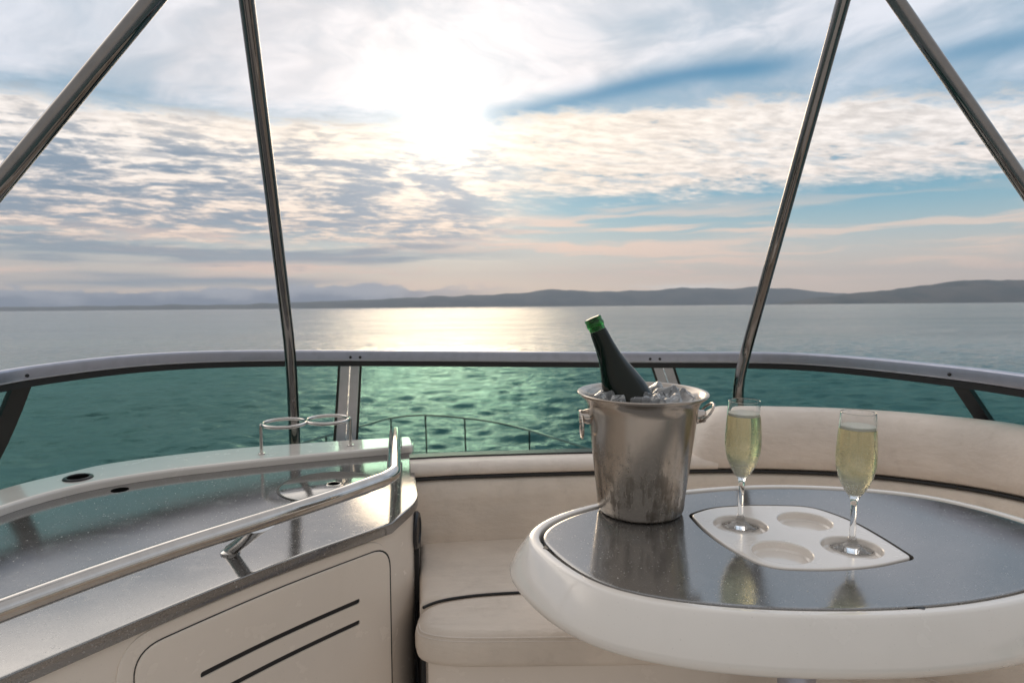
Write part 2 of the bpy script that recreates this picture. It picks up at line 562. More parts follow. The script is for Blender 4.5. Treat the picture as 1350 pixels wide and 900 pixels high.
M = dict(
    gel=m_gelcoat('white_gelcoat', (.85, .79, .73)),
    cream=m_gelcoat('cream_gelcoat', (.85, .745, .645)),
    granite=m_granite('speckled_grey_stone'),
    vinyl=m_vinyl('cream_vinyl', (.80, .69, .585)),
    vinyl2=m_vinyl('pale_vinyl', (.83, .73, .645)),
    steel=m_steel('polished_steel', (.60, .57, .54), .07, .10),
    tubes=m_steel('pole_steel', (.25, .235, .225), .03, .05),
    alu=m_steel('satin_aluminium', (.47, .49, .575), .33, .03),
    bucket=m_bucket(),
    black=simple('black_rubber', (.012, .012, .013), .45),
    dark=simple('dark_anodised_metal', (.022, .022, .025), .35, .4),
    pane=m_pane(),
    glass=None,
    wine=simple('champagne_liquid', (1.0, .955, .62), .01, ior=1.34, trans=.86),
    ice=simple('ice', (.96, .98, 1.0), .02, ior=1.31, trans=.84),
    hole=simple('deep_hole', (.004, .004, .004), .9, spec=0.0),
    bottle=simple('bottle_glass', (.002, .006, .002), .04, spec=.35),
    bottle_thin=m_glass('thin_bottle_glass', (.03, .26, .05), 1.5),
    chrome=m_steel('bucket_fittings', (.58, .52, .47), .10, .10),
    water=m_glass('ice_water', (.92, .96, .96), 1.33),
)
def m_flute():
    m, t, b = nmat('chilled_clear_glass'); o = ocoord(t)
    sp = t.nodes.new('ShaderNodeSeparateXYZ'); t.links.new(o.k, sp.inputs[0]); z = E(t, sp.outputs[2])
    mist = z.ss(.078, .088)*z.ss(.126, .096)*noise(t, o, 500.0, 3, .6).ss(.30, .62)
    drops = noise(t, o, 700.0, 2, .5).ss(.60, .70)*z.ss(.080, .09)*z.ss(.175, .14)
    setp(b, col=(1, 1, 1), rough=mist*.35, ior=1.47, trans=1.0-mist*.45-drops*.15)
    bumpn(t, b, drops+mist*.3, .0004, .6)
    return m
M['glass'] = m_flute()
def m_bottle():
    m, t, b = nmat('dark_green_bottle_glass'); o = ocoord(t)
    return m
def m_foam():
    m, t, b = nmat('champagne_foam'); o = ocoord(t)
    setp(b, col=(.93, .91, .80), rough=.35, trans=.35, ior=1.2)
    bumpn(t, b, noise(t, o, 900.0, 2, .6), .0006, .8); return m
M['foam'] = m_foam()

# ------------------------------------------------------------------ sea, hills, haze  (true horizontal frame)
def build_sea():
    def axis(lo, hi, ratio, r0): pass
    rs = [2.5]
    while rs[-1] < 420: rs.append(rs[-1]*1.0046)
    while rs[-1] < 22000: rs.append(rs[-1]*1.06)
    rs = np.array(rs)
    fine = np.arange(-50, 50.001, .235); coarse_r = np.arange(53, 307.1, 5.0)
    th = np.radians(np.concatenate([fine, coarse_r]))
    nt, nr = len(th), len(rs)
    TH, RR = np.meshgrid(th, rs)
    X, Y = RR*np.sin(TH), RR*np.cos(TH)
    Z = np.zeros_like(X)
    cell = np.maximum(RR*.0046, RR*np.where(np.abs(((TH+PI) % (2*PI))-PI) < R(51), .0041, .09))
    N = 110
    lam = np.exp(rng.uniform(math.log(.40), math.log(2.7), N))
    ang = R(98)+rng.normal(0, R(38), N)            # crests lie roughly across the view
    ph = rng.uniform(0, 2*PI, N)
    for L, a, p in zip(lam, ang, ph):
        k = 2*PI/L
        amp = .225*math.sqrt(2/N)/k*(1.15 if L < 2.0 else .6)
        fade = np.clip((L/cell-3)/4, 0, 1)
        q = k*(X*math.cos(a)+Y*math.sin(a))+p
        s = np.sin(q)
        Z += amp*fade*(s+.25*np.cos(2*q))
    fadefar = np.clip((420-RR)/150, 0, 1)
    Z *= fadefar
    me = bpy.data.meshes.new('sea')
    V = np.stack([X, Y, Z], -1).reshape(-1, 3)
    V = np.vstack([V, [[0, 0, 0]]])
    idx = np.arange(nr*nt).reshape(nr, nt)
    A = idx[:-1, :]; B = idx[1:, :]
    q = np.stack([A, B, np.roll(B, -1, 1), np.roll(A, -1, 1)], -1).reshape(-1, 4)
    tri = [(nr*nt, idx[0, k], idx[0, (k+1) % nt]) for k in range(nt)]
    me.from_pydata(V.tolist(), [], q.tolist()+tri)
    me.polygons.foreach_set('use_smooth', np.ones(len(me.polygons), dtype=bool))
    o = bpy.data.objects.new('sea', me); COL.objects.link(o); o['kind'] = 'structure'
    m, t, b = nmat('sea_water'); c = ocoord(t)
    big = noise(t, scalev(t, c, .012, .03, 0), 1.0, 4, .55)
    setp(b, col=mixc(t, big.ss(.35, .65), (.009, .082, .096), (.026, .130, .136)), rough=.09, ior=1.62)
    w1 = noise(t, scalev(t, c, 1.1, 1.9, 0), 1.0, 6, .60, .2)
    w2 = noise(t, scalev(t, c, .10, .26, 0), 1.0, 5, .6, .3)
    gust = noise(t, scalev(t, c, .008, .030, 0), 1.0, 4, .6).ss(.30, .68)*.8+.5
    w3 = noise(t, scalev(t, c, 4.0, 7.0, 0), 1.0, 4, .6)
    n1 = t.nodes.new('ShaderNodeBump'); n1.inputs['Distance'].default_value = .24; n1.inputs['Strength'].default_value = .75
    t.links.new(((w1+w3*.14+w2*2.0)*gust).k, n1.inputs['Height'])
    t.links.new(n1.outputs[0], b.inputs['Normal'])
    me.materials.append(m)
build_sea()

def hill_mat(name, c1, c2):
    m, t, b = nmat(name); c = ocoord(t)
    setp(b, col=mixc(t, noise(t, c, .0016, 7, .62).ss(.38, .62), c1, c2), rough=.95, spec=.1); return m
def fbm(x, seed, octs=6, rough=.5):
    r = np.random.default_rng(seed); out = np.zeros_like(x); a, f = 1.0, 1.0
    for _ in range(octs):
        p = r.uniform(0, 6.28, 3); g = r.uniform(.7, 1.4, 3)
        out += a*(np.sin(x*f*g[0]+p[0])+np.sin(x*f*g[1]*1.7+p[1])+np.sin(x*f*g[2]*2.6+p[2]))/3
        a *= rough; f *= 2.1
    return out
def build_hills(prof, dist, depth, seed, mat):
    """prof: (bearing in picture units, ridge height in the same units)"""
    u = np.linspace(prof[0][0], prof[-1][0], 420)
    hgt = np.interp(u, [p[0] for p in prof], [p[1] for p in prof])
    k = np.ones(9)/9; hgt = np.convolve(np.pad(hgt, 4, 'edge'), k, 'valid')
    hgt = hgt*(1+.09*fbm(u/60.0, seed)) + .9*fbm(u/18.0, seed+3, 6, .55)*np.clip(hgt/8, 0, 1)
    hgt = np.maximum(hgt, .3)
    nd = 26
    V = []
    for j in range(nd):
        s = j/(nd-1)
        sh = math.sin(PI*min(1, s*1.0))**.8
        d = dist+depth*s
        rid = 1+.28*fbm(u/38.0+s*5.0, seed+9, 5)*(1-abs(2*s-1))*(0 if abs(s-.5) < .03 else 1)
        zz = hgt/F*(dist+depth*.5)*sh*np.clip(rid, .4, 1.0 if abs(s-.5) > .03 else 1)+(-2 if j in (0, nd-1) else 0)
        a = (u-675)/F+.0*s
        for q in range(len(u)): V.append((d*math.tan(a[q]) if abs(a[q]) < 1.2 else d*math.sin(a[q]), d, float(zz[q])))
    n = len(u)
    Fc = [(j*n+i, j*n+i+1, (j+1)*n+i+1, (j+1)*n+i) for j in range(nd-1) for i in range(n-1)]
    o = obj('hills', (V, Fc), mat, boat=False, sharp=0); o['kind'] = 'structure'
    return o
FAR = [(-420, 3), (0, 4.5), (120, 5), (250, 6), (330, 6.5), (400, 8), (470, 10), (540, 13), (600, 15), (660, 16), (730, 21), (790, 20), (860, 20), (900, 24), (960, 22), (1010, 20), (1060, 15), (1120, 10), (1250, 8), (1700, 5)]
NEAR = [(1000, .3), (1050, 8), (1090, 14), (1130, 18), (1170, 24), (1230, 29), (1300, 32), (1370, 34), (1500, 38), (1700, 30)]
build_hills(FAR, 15500, 3200, 5, hill_mat('far_hillside', (.034, .046, .050), (.085, .085, .078)))
build_hills(NEAR, 10500, 2600, 8, hill_mat('near_hillside', (.030, .042, .040), (.095, .085, .070)))

def build_haze():
    me = bpy.data.meshes.new('haze')
    v, f = [], [(3, 2, 1, 0), (4, 5, 6, 7), (1, 5, 4, 0), (2, 6, 5, 1), (3, 7, 6, 2), (0, 4, 7, 3)]
    for z in (-60.0, 1150.0):
        v += [(-24000, -24000, z), (24000, -24000, z), (24000, 24000, z), (-24000, 24000, z)]
    me.from_pydata(v, [], f)
    o = bpy.data.objects.new('haze', me); COL.objects.link(o); o['kind'] = 'stuff'
    tag(o, 'pale sea haze in the air over the water', None)
    m = bpy.data.materials.new('haze_air'); m.use_nodes = True
    t = m.node_tree; t.nodes.clear()
    out = t.nodes.new('ShaderNodeOutputMaterial')
    p = t.nodes.new('ShaderNodeVolumePrincipled')
    p.inputs['Color'].default_value = (.72, .84, 1.0, 1); p.inputs['Density'].default_value = 4.2e-5
    p.inputs['Anisotropy'].default_value = .15
    t.links.new(p.outputs[0], out.inputs['Volume'])
    me.materials.append(m)
build_haze()

# ------------------------------------------------------------------ yacht: hull and flybridge deck (boat frame)
def closed_obj(name, o2, z0, z1, mat, parent=None, bt=.004, bb=0.0, seg=4, **k):
    return obj(name, slab(o2, z0, z1, bt, bb, seg), mat, parent, **k)
DECK = -1.08
hull_o = spline([(-.75, 6.6), (-1.55, 5.6), (-2.0, 4.0), (-2.15, 1.5), (-2.15, -4.0), (.65, -4.0), (.75, -4.0), (2.15, -4.0), (2.15, 1.5), (1.75, 3.5), (.65, 5.4)], 8, True)
hull_o = [p for p in hull_o]
def build_hull():
    o2 = hull_o if area2(hull_o) > 0 else hull_o[::-1]
    ld = [(p[0], p[1], -1.95) for p in o2]
    le = [(p[0], p[1], -2.03) for p in o2]
    lw = [(p[0]*.82, -4+(p[1]+4)*.94, -4.75) for p in o2]
    return loft([lw, le, ld])
deck = obj('deck', merge(build_hull(),
                         slab(round_poly([(-1.45, -3.0), (1.45, -3.0), (1.45, 1.6), (1.0, 2.3), (-1.0, 2.3), (-1.45, 1.6)], .3), -1.94, DECK, .01)), M['gel'])
deck['kind'] = 'structure'

# bow rail (pulpit) out on the foredeck
BR = [at(x, y, z=-1.24) for x, y in ((411, 580), (478, 561), (515, 551), (555, 547), (605, 550), (675, 561), (780, 592))]
BR = [(-1.95, 3.6, -1.22), (-1.75, 4.4, -1.23)] + BR + [(1.0, 4.25, -1.24), (1.45, 3.4, -1.24)]
brp = spline(BR, 8)
br = thing('bow_rail', (-.7, 5.7, -1.95), 'slender steel pulpit rail round the bow, seen through the tinted windscreen', 'railing')
obj('top_rail', tube(brp, .0085, 10), M['tubes'], br)
obj('lower_rail', tube([(p[0], p[1]-.02, p[2]-.33) for p in brp[10:-6]], .005, 8), M['tubes'], br)
for px, py in ((430, 573), (517, 551), (563, 547), (611, 551), (702, 568), (860, 618)):
    a = np.array(at(px, py, z=-1.24))
    d = brp[min(range(len(brp)), key=lambda i: abs(brp[i][0]/brp[i][1]-a[0]/a[1]))]
    obj('post', merge(tube([d, (d[0]*.985+.015, d[1]-.05, -1.955)], .007, 8),
                      lathe([(0, 0), (.035, 0), (.035, .008), (.013, .012)], (d[0]*.985+.015, d[1]-.05, -1.955), 12)), M['dark'], br)

# ------------------------------------------------------------------ windscreen
ZR = -.237
TP = [(-1.33, .30, -.242), (-1.31, .85, -.242), (-1.26, 1.25, -.241)] + [at(x, y, z=z) for x, y, z in ((0, 498, -.240), (28, 493, -.238), (93, 484, -.233), (187, 474, -.231), (300, 469, -.240), (460, 468.5, -.257), (675, 470, -.265), (865, 471, -.261), (1000, 471, -.250), (1100, 475, -.240), (1250, 490, -.233), (1350, 503, -.229))] + [(1.22, 1.10, -.229), (1.28, .75, -.229), (1.30, .30, -.229)]
tp = np.array(spline([tuple(p) for p in TP], 12))
# smooth the traced line into a fair curve
for _ in range(40): tp[1:-1] = tp[1:-1]*.5+(tp[:-2]+tp[2:])*.25
seg = np.r_[0, np.cumsum(np.linalg.norm(np.diff(tp, axis=0), axis=1))]
S = np.linspace(0, seg[-1], 181)
T = np.stack([np.interp(S, seg, tp[:, i]) for i in range(3)], -1)
tan = np.gradient(T, axis=0); tan /= np.linalg.norm(tan, axis=1)[:, None]
nrm = np.stack([-tan[:, 1], tan[:, 0], 0*tan[:, 0]], -1)      # outwards
Bc = T+nrm*.165; Bc[:, 2] = -.665
def s_at(px, py):
    """station of the top rail seen at picture column px"""
    r = ray(px, py); k = r[0]/r[1]
    front = [i for i in range(len(S)) if T[i, 1] > .5]
    return S[min(front, key=lambda i: abs(T[i, 0]/T[i, 1]-k))]
def on_glass(s, w, off=0.0):
    """w = 0 at the rail, 1 at the sill"""
    i = np.clip(s/S[-1]*180, 0, 179.999); a = int(i); f = i-a
    t_ = T[a]*(1-f)+T[a+1]*f; b_ = Bc[a]*(1-f)+Bc[a+1]*f; n_ = nrm[a]*(1-f)+nrm[a+1]*f
    return t_*(1-w)+b_*w+n_*off
ws = thing('windscreen', (0, 2.25, -.665), 'low wraparound windscreen of green tinted panes in a pale metal frame', 'windscreen')
prof = round_poly([(-.011, -.017), (.011, -.017), (.011, .017), (-.011, .017)], .006, 4)
obj('top_rail', sweep([tuple(p) for p in T], prof), M['alu'], ws)
obj('seal', sweep([tuple(p+np.array([0, 0, -.021])) for p in T], [(-.008, -.012), (.008, -.012), (.008, .0035), (-.008, .0035)]), M['black'], ws)
obj('sill', sweep([tuple(p) for p in Bc], [(.02, -.02), (.02, -.002), (-.18, -.002), (-.18, -.02)]), M['gel'], ws)
obj('lower_seal', sweep([tuple(p+np.array([0, 0, .008])) for p in Bc], [(-.007, -.009), (.007, -.009), (.007, .010), (-.007, .010)]), M['black'], ws)
sL = s_at(463, 468); sR = s_at(866, 471)
sLb = s_at(463, 468); sRb = s_at(866, 471)
def find_s(px, py):
    """station and depth on the glass at a picture point"""
    best = None
    r = ray(px, py)
    for w in np.linspace(0, 1, 41):
        for i in range(0, 1801, 3):
            p = on_glass(S[-1]*i/1800, w)
            if p[1] < .3: continue
            e = abs(p[0]/p[1]-r[0]/r[1])+abs(p[2]/p[1]-r[2]/r[1])
            if best is None or e < best[0]: best = (e, S[-1]*i/1800, w)
    return best[1], best[2]
sLb, wLb = find_s(456, 598); sRb, wRb = find_s(913, 598)
sLb = sL+(sLb-sL)/wLb; sRb = sR+(sRb-sR)/wRb
def strip(s0, s1, half, off, thick, w0=0.03, w1=.985, n=10):
    """flat bar lying in the glass surface from station s0 (top) to s1 (bottom)"""
    loops = []
    for k in range(n+1):
        w = w0+(w1-w0)*k/n; s = s0+(s1-s0)*w
        a, b = on_glass(s-half, w), on_glass(s+half, w)
        i = int(np.clip(s/S[-1]*180, 0, 180)); nn = nrm[i]
        loops.append([a-nn*(off+thick), b-nn*(off+thick), b-nn*off, a-nn*off])
    return loft(loops)
for s0, s1 in ((sL, sLb), (sR, sRb)):
    for dd in (-.0155, .0155):
        obj('pillar', strip(s0+dd, s1+dd, .0135, -.012, .024), M['alu'], ws)
        obj('edge_seal', strip(s0+dd*2.15, s1+dd*2.15, .0035, -.008, .015), M['black'], ws)
# raked dark struts between the side panes
stL0 = s_at(30, 500); a_, w_ = find_s(-4, 586); stL1 = stL0+(a_-stL0)/w_
stR0 = s_at(1256, 494); a_, w_ = find_s(1300, 552); stR1 = stR0+(a_-stR0)/w_
for s0, s1 in ((stL0, stL1), (stR0, stR1)):
    obj('strut', strip(s0, s1, .0195, -.008, .016, .02, .99), M['dark'], ws)
# panes between the stations
def pane(sa0, sa1, sb0, sb1):
    rows, cols = 8, 24; V, Fc = [], []
    for side in (-.0025, .0025):
        for j in range(rows+1):
            w = j/rows
            for i in range(cols+1):
                a = sa0+(sa1-sa0)*w; b = sb0+(sb1-sb0)*w
                V.append(on_glass(a+(b-a)*i/cols, w, side))
    n = (rows+1)*(cols+1)
    idx = lambda q, j, i: q*n+j*(cols+1)+i
    for q in (0, 1):
        for j in range(rows):
            for i in range(cols):
                f = (idx(q, j, i), idx(q, j, i+1), idx(q, j+1, i+1), idx(q, j+1, i))
                Fc.append(f if q else f[::-1])
    for j in range(rows):
        for i in (0, cols):
            Fc.append((idx(0, j, i), idx(0, j+1, i), idx(1, j+1, i), idx(1, j, i)))
    for i in range(cols):
        for j in (0, rows):
            Fc.append((idx(0, j, i), idx(0, j, i+1), idx(1, j, i+1), idx(1, j, i)))
    return V, Fc
cuts = [(S[0]+.002, S[0]+.002), (stL0, stL1), (sL, sLb), (sR, sRb), (stR0, stR1), (S[-1]-.002, S[-1]-.002)]
for (a0, a1), (b0, b1) in zip(cuts[:-1], cuts[1:]):
    obj('glass_pane', pane(a0+.002, a1+.002, b0-.002, b1-.002), M['pane'], ws)
for px, py in ((30, 496), (458, 466), (470, 466), (858, 469), (872, 469), (1249, 489)):
    s = s_at(px, py); p = on_glass(s, 0, -.0115); i = int(s/S[-1]*180)
    MM = Matrix.Translation(Vector(p)+Vector((0, 0, -.004))) @ Vector(-nrm[i]).to_track_quat('Z', 'Y').to_matrix().to_4x4()
    obj('screw', xform(lathe([(0, 0), (.0045, 0), (.0045, .0012), (.003, .0025), (0, .003)], n=12), MM), M['dark'], ws)

# ------------------------------------------------------------------ stainless canopy poles
def pole(pts, r, label, rad=.10):
    base = pts[-1]
    o = obj('canopy_pole', merge(tube(fillet(pts, rad, 10), r, 20)), M['tubes'], org=base)
    tag(o, label, 'pole', 'stainless canopy poles'); return o
pole([at(308, -130, Y=1.27), at(325, 0, Y=1.38), at(357, 250, Y=1.63), (at(384, 474, Y=1.87)), (at(388.5, 580, Y=1.87)), (at(388.5, 585, Y=1.87)[0], 1.87, -.60)], .0152,
     'steel pole rising behind the two cup rings and bending at the windscreen rail', .12)
pole([at(308, -130, Y=1.25), at(202, 0, Y=1.20), at(0, 243, Y=1.10), at(-230, 520, Y=1.02), (-1.10, .99, -.44)], .0160,
     'steel pole slanting across the top left corner of the view', .05)
pole([at(1131, -70, Y=1.45), at(1112, 0, Y=1.5), at(985, 458, Y=1.88), at(974, 500, Y=1.88), (at(973, 540, Y=1.88)[0], 1.88, -.60)], .0148,
     'steel pole bending down behind the pale bolster and the left champagne glass', .07)
pole([at(1131, -70, Y=1.42), at(1181, 0, Y=1.40), at(1350, 245, Y=1.3), at(1560, 545, Y=1.18), (1.30, 1.15, -.58)], .0140,
     'steel pole slanting across the top right corner of the view', .05)

# ------------------------------------------------------------------ wet bar console
ZC = -.463; ZLE = -.4445
bar = thing('wet_bar', (-.45, 1.15, DECK), 'white bar unit with polished speckled stone top, steel handrail and vented door', 'bar counter')
front = [(-.92, .0), (-.868, .16), (-.79, .36), (-.70, .55), at2(0, 894, ZC), at2(333, 755, ZC), at2(517, 689, ZC)]
fc = spline([(p[0], p[1]) for p in front], 8)
corner = at2(552, 656, ZC); redge = at2(543, 600, ZC)
LI = [(-1.02, .0), (-1.02, .7), (-1.005, .98), (-.985, 1.12), at2(0, 668, ZLE), at2(103, 639, ZLE), at2(200, 622, ZLE), at2(300, 610, ZLE), at2(420, 598, ZLE), at2(545, 587, ZLE)]
LO = [(-1.16, .0), (-1.16, .7), (-1.145, .98), (-1.11, 1.18), at2(0, 644, ZLE), at2(80, 624, ZLE), at2(156, 608, ZLE), at2(300, 591, ZLE), at2(450, 580, ZLE), at2(541, 574.5, ZLE)]
li, lo = spline(LI, 6), spline(LO, 6)
lip = fc[:-1]
tail = fillet([fc[-1], (corner[0]+.002, corner[1]-.012), redge, (lo[-1][0]+.01, lo[-1][1])], .05, 10)
top_o = lip+tail+lo[::-1]
obj('countertop', slab(top_o, ZC-.021, ZC, .0018, .003, 3), M['granite'], bar)
body_o = inset(top_o if area2(top_o) > 0 else top_o[::-1], .009)
obj('body', slab(body_o, DECK, ZC-.021, 0, 0), M['cream'], bar)
ledge_o = li+lo[::-1]
ledge_o = round_poly(ledge_o, [0]*(len(li)-1)+[.016]+[.022]+[0]*(len(lo)-1), 6)
obj('ledge', slab(ledge_o, ZC+.0003, ZLE, .007, .0, 5), M['gel'], bar)
# --- curved front: (s, z, n) space
bf = np.array([p for p in fc]); 
fs = np.r_[0, np.cumsum(np.linalg.norm(np.diff(bf, axis=0), axis=1))]
ft = np.gradient(bf, axis=0); ft /= np.linalg.norm(ft, axis=1)[:, None]
fn = np.stack([ft[:, 1], -ft[:, 0]], -1)               # outwards, to the photographer
def front_pt(s, z, n):
    n = n-.009
    x = np.interp(s, fs, bf[:, 0])+np.interp(s, fs, fn[:, 0])*n
    y = np.interp(s, fs, bf[:, 1])+np.interp(s, fs, fn[:, 1])*n
    return (x, y, z)
def face_sz(px, py):
    r = ray(px, py); k = r[0]/r[1]
    ss = np.linspace(0, fs[-1], 3000); P = np.array([front_pt(s, 0, 0)[:2] for s in ss])
    ok = P[:, 1] > .1
    i = np.argmin(np.where(ok, np.abs(P[:, 0]/np.maximum(P[:, 1], .01)-k), 9))
    return ss[i], r[2]*P[i, 1]/r[1]
def bool_cut(vf, cutters):
    def tmp(v): 
        me = bpy.data.meshes.new('tmp'); me.from_pydata(v[0], [], v[1])
        bm = bmesh.new(); bm.from_mesh(me); bmesh.ops.recalc_face_normals(bm, faces=bm.faces); bm.to_mesh(me); bm.free()
        o = bpy.data.objects.new('tmp', me); COL.objects.link(o); return o
    a = tmp(vf); cs = [tmp(c) for c in cutters]
    for c in cs:
        m = a.modifiers.new('b', 'BOOLEAN'); m.object = c; m.operation = 'DIFFERENCE'; m.solver = 'EXACT'
    dg = bpy.context.evaluated_depsgraph_get()
    me = bpy.data.meshes.new_from_object(a.evaluated_get(dg))
    v = [tuple(x.co) for x in me.vertices]; f = [tuple(p.vertices) for p in me.polygons]
    for o in [a]+cs:
        d = o.data; bpy.data.objects.remove(o); bpy.data.meshes.remove(d)
    bpy.data.meshes.remove(me)
    return v, f
def bend(vf):
    me = bpy.data.meshes.new('tmp'); me.from_pydata(vf[0], [], vf[1])
    bm = bmesh.new(); bm.from_mesh(me); bpy.data.meshes.remove(me)
    xs = [v.co.x for v in bm.verts]
    for k in np.arange(min(xs)+.02, max(xs), .025):
        bmesh.ops.bisect_plane(bm, geom=bm.verts[:]+bm.edges[:]+bm.faces[:], plane_co=(k, 0, 0), plane_no=(1, 0, 0))
    bm.verts.index_update()
    v = [front_pt(p.co.x, p.co.y, p.co.z) for p in bm.verts]; f = [tuple(q.index for q in p.verts) for p in bm.faces]
    bm.free(); return v, f
s_r, _ = face_sz(512, 760); _, z_t = face_sz(480, 731); s_l, _ = face_sz(176, 900)
dz = [-.95, z_t]
def rrect(s0, s1, z0, z1, r): return round_poly([(s0, z0), (s1, z0), (s1, z1), (s0, z1)], r, 8)
so_r, _ = face_sz(524, 740); _, zo_t = face_sz(480, 716); so_l, _ = face_sz(152, 900)
obj('door_frame', bend(slab(rrect(so_l, so_r-.004, -.975, zo_t, .06), -.004, .0022, .0015, 0, 2)), M['cream'], bar, sharp=25)
door = slab(rrect(s_l, s_r, -.95, z_t, .042), -.001, .0055, .0022, 0, 3)
cut = []
for (xa, ya), (xb, yb) in (((472, 788), (262, 893)), ((472, 816), (262, 925))):
    s1, z1 = face_sz(xa, ya); s0, _ = face_sz(xb, yb)
    cut.append(slab(rrect(s0, s1, z1-.0075, z1+.0015, .004), -.05, .05))
obj('door_gap_shade', bend(slab(rrect(s_l-.0012, s_r+.0034, -.953, z_t+.0016, .043), -.003, .0030, 0, 0)), M['black'], bar)  # black backing plate stands in for shade in the door gap and slots
dr = obj('door', bend(bool_cut(door, cut)), M['cream'], bar, sharp=25)
# --- round lid, finger hole, fittings
lc = (-.404, 1.467)
obj('lid', merge(lathe([(.0, ZC+.0002), (.104, ZC+.0002), (.104, ZC+.0010), (.1032, ZC+.0014), (.0, ZC+.0014)], (lc[0], lc[1], 0), 72)), M['granite'], bar)
lid = bar.children[-1] if bar.children else bar
lid = [c for c in COL.objects if c.parent == bar and c.name.startswith('lid')][0]
obj('lid_gap', lathe([(.1041, ZC+.0003), (.1084, ZC+.0003), (.1084, ZC+.0013), (.1041, ZC+.0013)], (lc[0], lc[1], 0), 72, True), M['black'], lid)
hc = at2(440, 638.5, ZC)
obj('finger_hole', merge(lathe([(0, .0016), (.0135, .0016), (.0135, .0020), (0, .0020)], (hc[0], hc[1], ZC), 32)), M['hole'], lid)
obj('hole_ring', lathe([(.0134, .0015), (.0134, .0024), (.0150, .0027), (.0166, .0022), (.0172, .0015)], (hc[0], hc[1], ZC), 32, True), M['steel'], lid)
h2 = at2(158, 645.5, ZC)
obj('drain_hole', lathe([(0, .0004), (.0150, .0004), (.0158, .0008), (.0175, .0004)], (h2[0], h2[1], ZC), 32), M['hole'], bar)
h3 = at2(103, 630, ZLE)
df = obj('deck_fitting', lathe([(.021, .0005), (.0215, .0035), (.0245, .0045), (.0285, .003), (.0300, .0003)], (h3[0], h3[1], ZLE), 40, True), M['dark'], bar)
obj('socket', lathe([(0, .0006), (.0216, .0006), (.0216, .0012), (0, .0012)], (h3[0], h3[1], ZLE), 32), M['hole'], df)
# --- handrail
hz = ZC+.0715
hr = [(-.895, .12, hz), (-.835, .28, hz), (-.72, .53, hz)]+[at(x, y, z=hz) for x, y in ((0, 805), (200, 733), (345, 686), (440, 655))]+[at(x, y, z=hz) for x, y in ((505, 632),)]
hrs = spline(hr, 6)
bendp = fillet([hrs[-1], at(519, 624, z=hz), at(520, 590, z=hz), at(521, 568, z=hz-.001), (at(521, 566, z=hz)[0]-.001, at(521, 566, z=hz)[1]+.02, hz-.03), (at(521, 566, z=hz)[0]-.001, at(521, 566, z=hz)[1]+.022, ZLE+.001)], .035, 10)
rail = obj('handrail', tube(hrs[:-1]+bendp, .0142, 20), M['steel'], bar)
bb = np.array(at(304, 728, z=ZC)); bt_ = np.array(at(346, 693, z=hz-.006))
ax = bt_-bb
loops = []
dirv = np.array(hrs[len(hrs)//2+6])-np.array(hrs[len(hrs)//2]); dirv /= np.linalg.norm(dirv)
sidev = np.cross(dirv, ax/np.linalg.norm(ax))
for tt, wd, th in ((0, .011, .011), (.12, .0105, .0105), (.45, .011, .010), (.75, .016, .009), (1.0, .026, .009)):
    c = bb+ax*tt+np.array([0, 0, .003])*(1-tt)
    loops.append([tuple(c+dirv*wd*math.cos(a)+sidev*th*math.sin(a)) for a in np.linspace(0, 2*PI, 17)[:-1]])
br_ = obj('bracket', loft(loops), M['steel'], rail)
obj('foot_flange', lathe([(0, 0.0002), (.016, .0002), (.016, .003), (.012, .005), (0, .005)], tuple(bb), 28), M['steel'], br_)
# --- twin cup rings on the ledge
ch = thing('cup_ring_holder', at(405, 590, z=ZLE), 'twin steel cup rings on two short legs, standing on the white ledge by the pole', 'cup holder')
zr = -.371
l1 = np.array(at(351.5, 592, z=ZLE)); l2 = np.array(at(457, 585.5, z=ZLE))
c1 = np.array(at(375, 557.5, z=zr)); c2 = np.array(at(432, 553, z=zr))
dd = (c2-c1)/np.linalg.norm(c2-c1); rr_ = np.linalg.norm(c2-c1)/2-.0005
for c in (c1, c2):
    obj('ring', tube([tuple(c+np.array([rr_*math.cos(a), rr_*math.sin(a), 0])) for a in np.linspace(0, 2*PI, 49)[:-1]], .0044, 14, True), M['steel'], ch)
for l, c, sg in ((l1, c1, -1), (l2, c2, 1)):
    e = c+dd*sg*rr_
    b0 = np.array([e[0]+.0, e[1], ZLE+.0003])
    obj('leg', merge(tube(fillet([tuple(e-dd*sg*.004), tuple(e+dd*sg*.004), tuple(b0+dd*sg*.004)], .006, 6), .0042, 12),
                     lathe([(0, 0), (.0085, 0), (.0085, .002), (.005, .0035), (0, .0035)], tuple(b0+dd*sg*.004), 20)), M['steel'], ch)
# round dark fitting on the end of the bar unit, facing the sofa
MM = Matrix.Translation((-.211, 1.42, -.546)) @ Matrix.Rotation(PI/2, 4, 'Y') @ Matrix.Scale(.66, 4)
obj('side_speaker', xform(lathe([(0, -.01), (.062, -.01), (.062, .010), (.056, .017), (.045, .019), (.040, .014), (0, .013)], n=40), MM), M['dark'], bar)

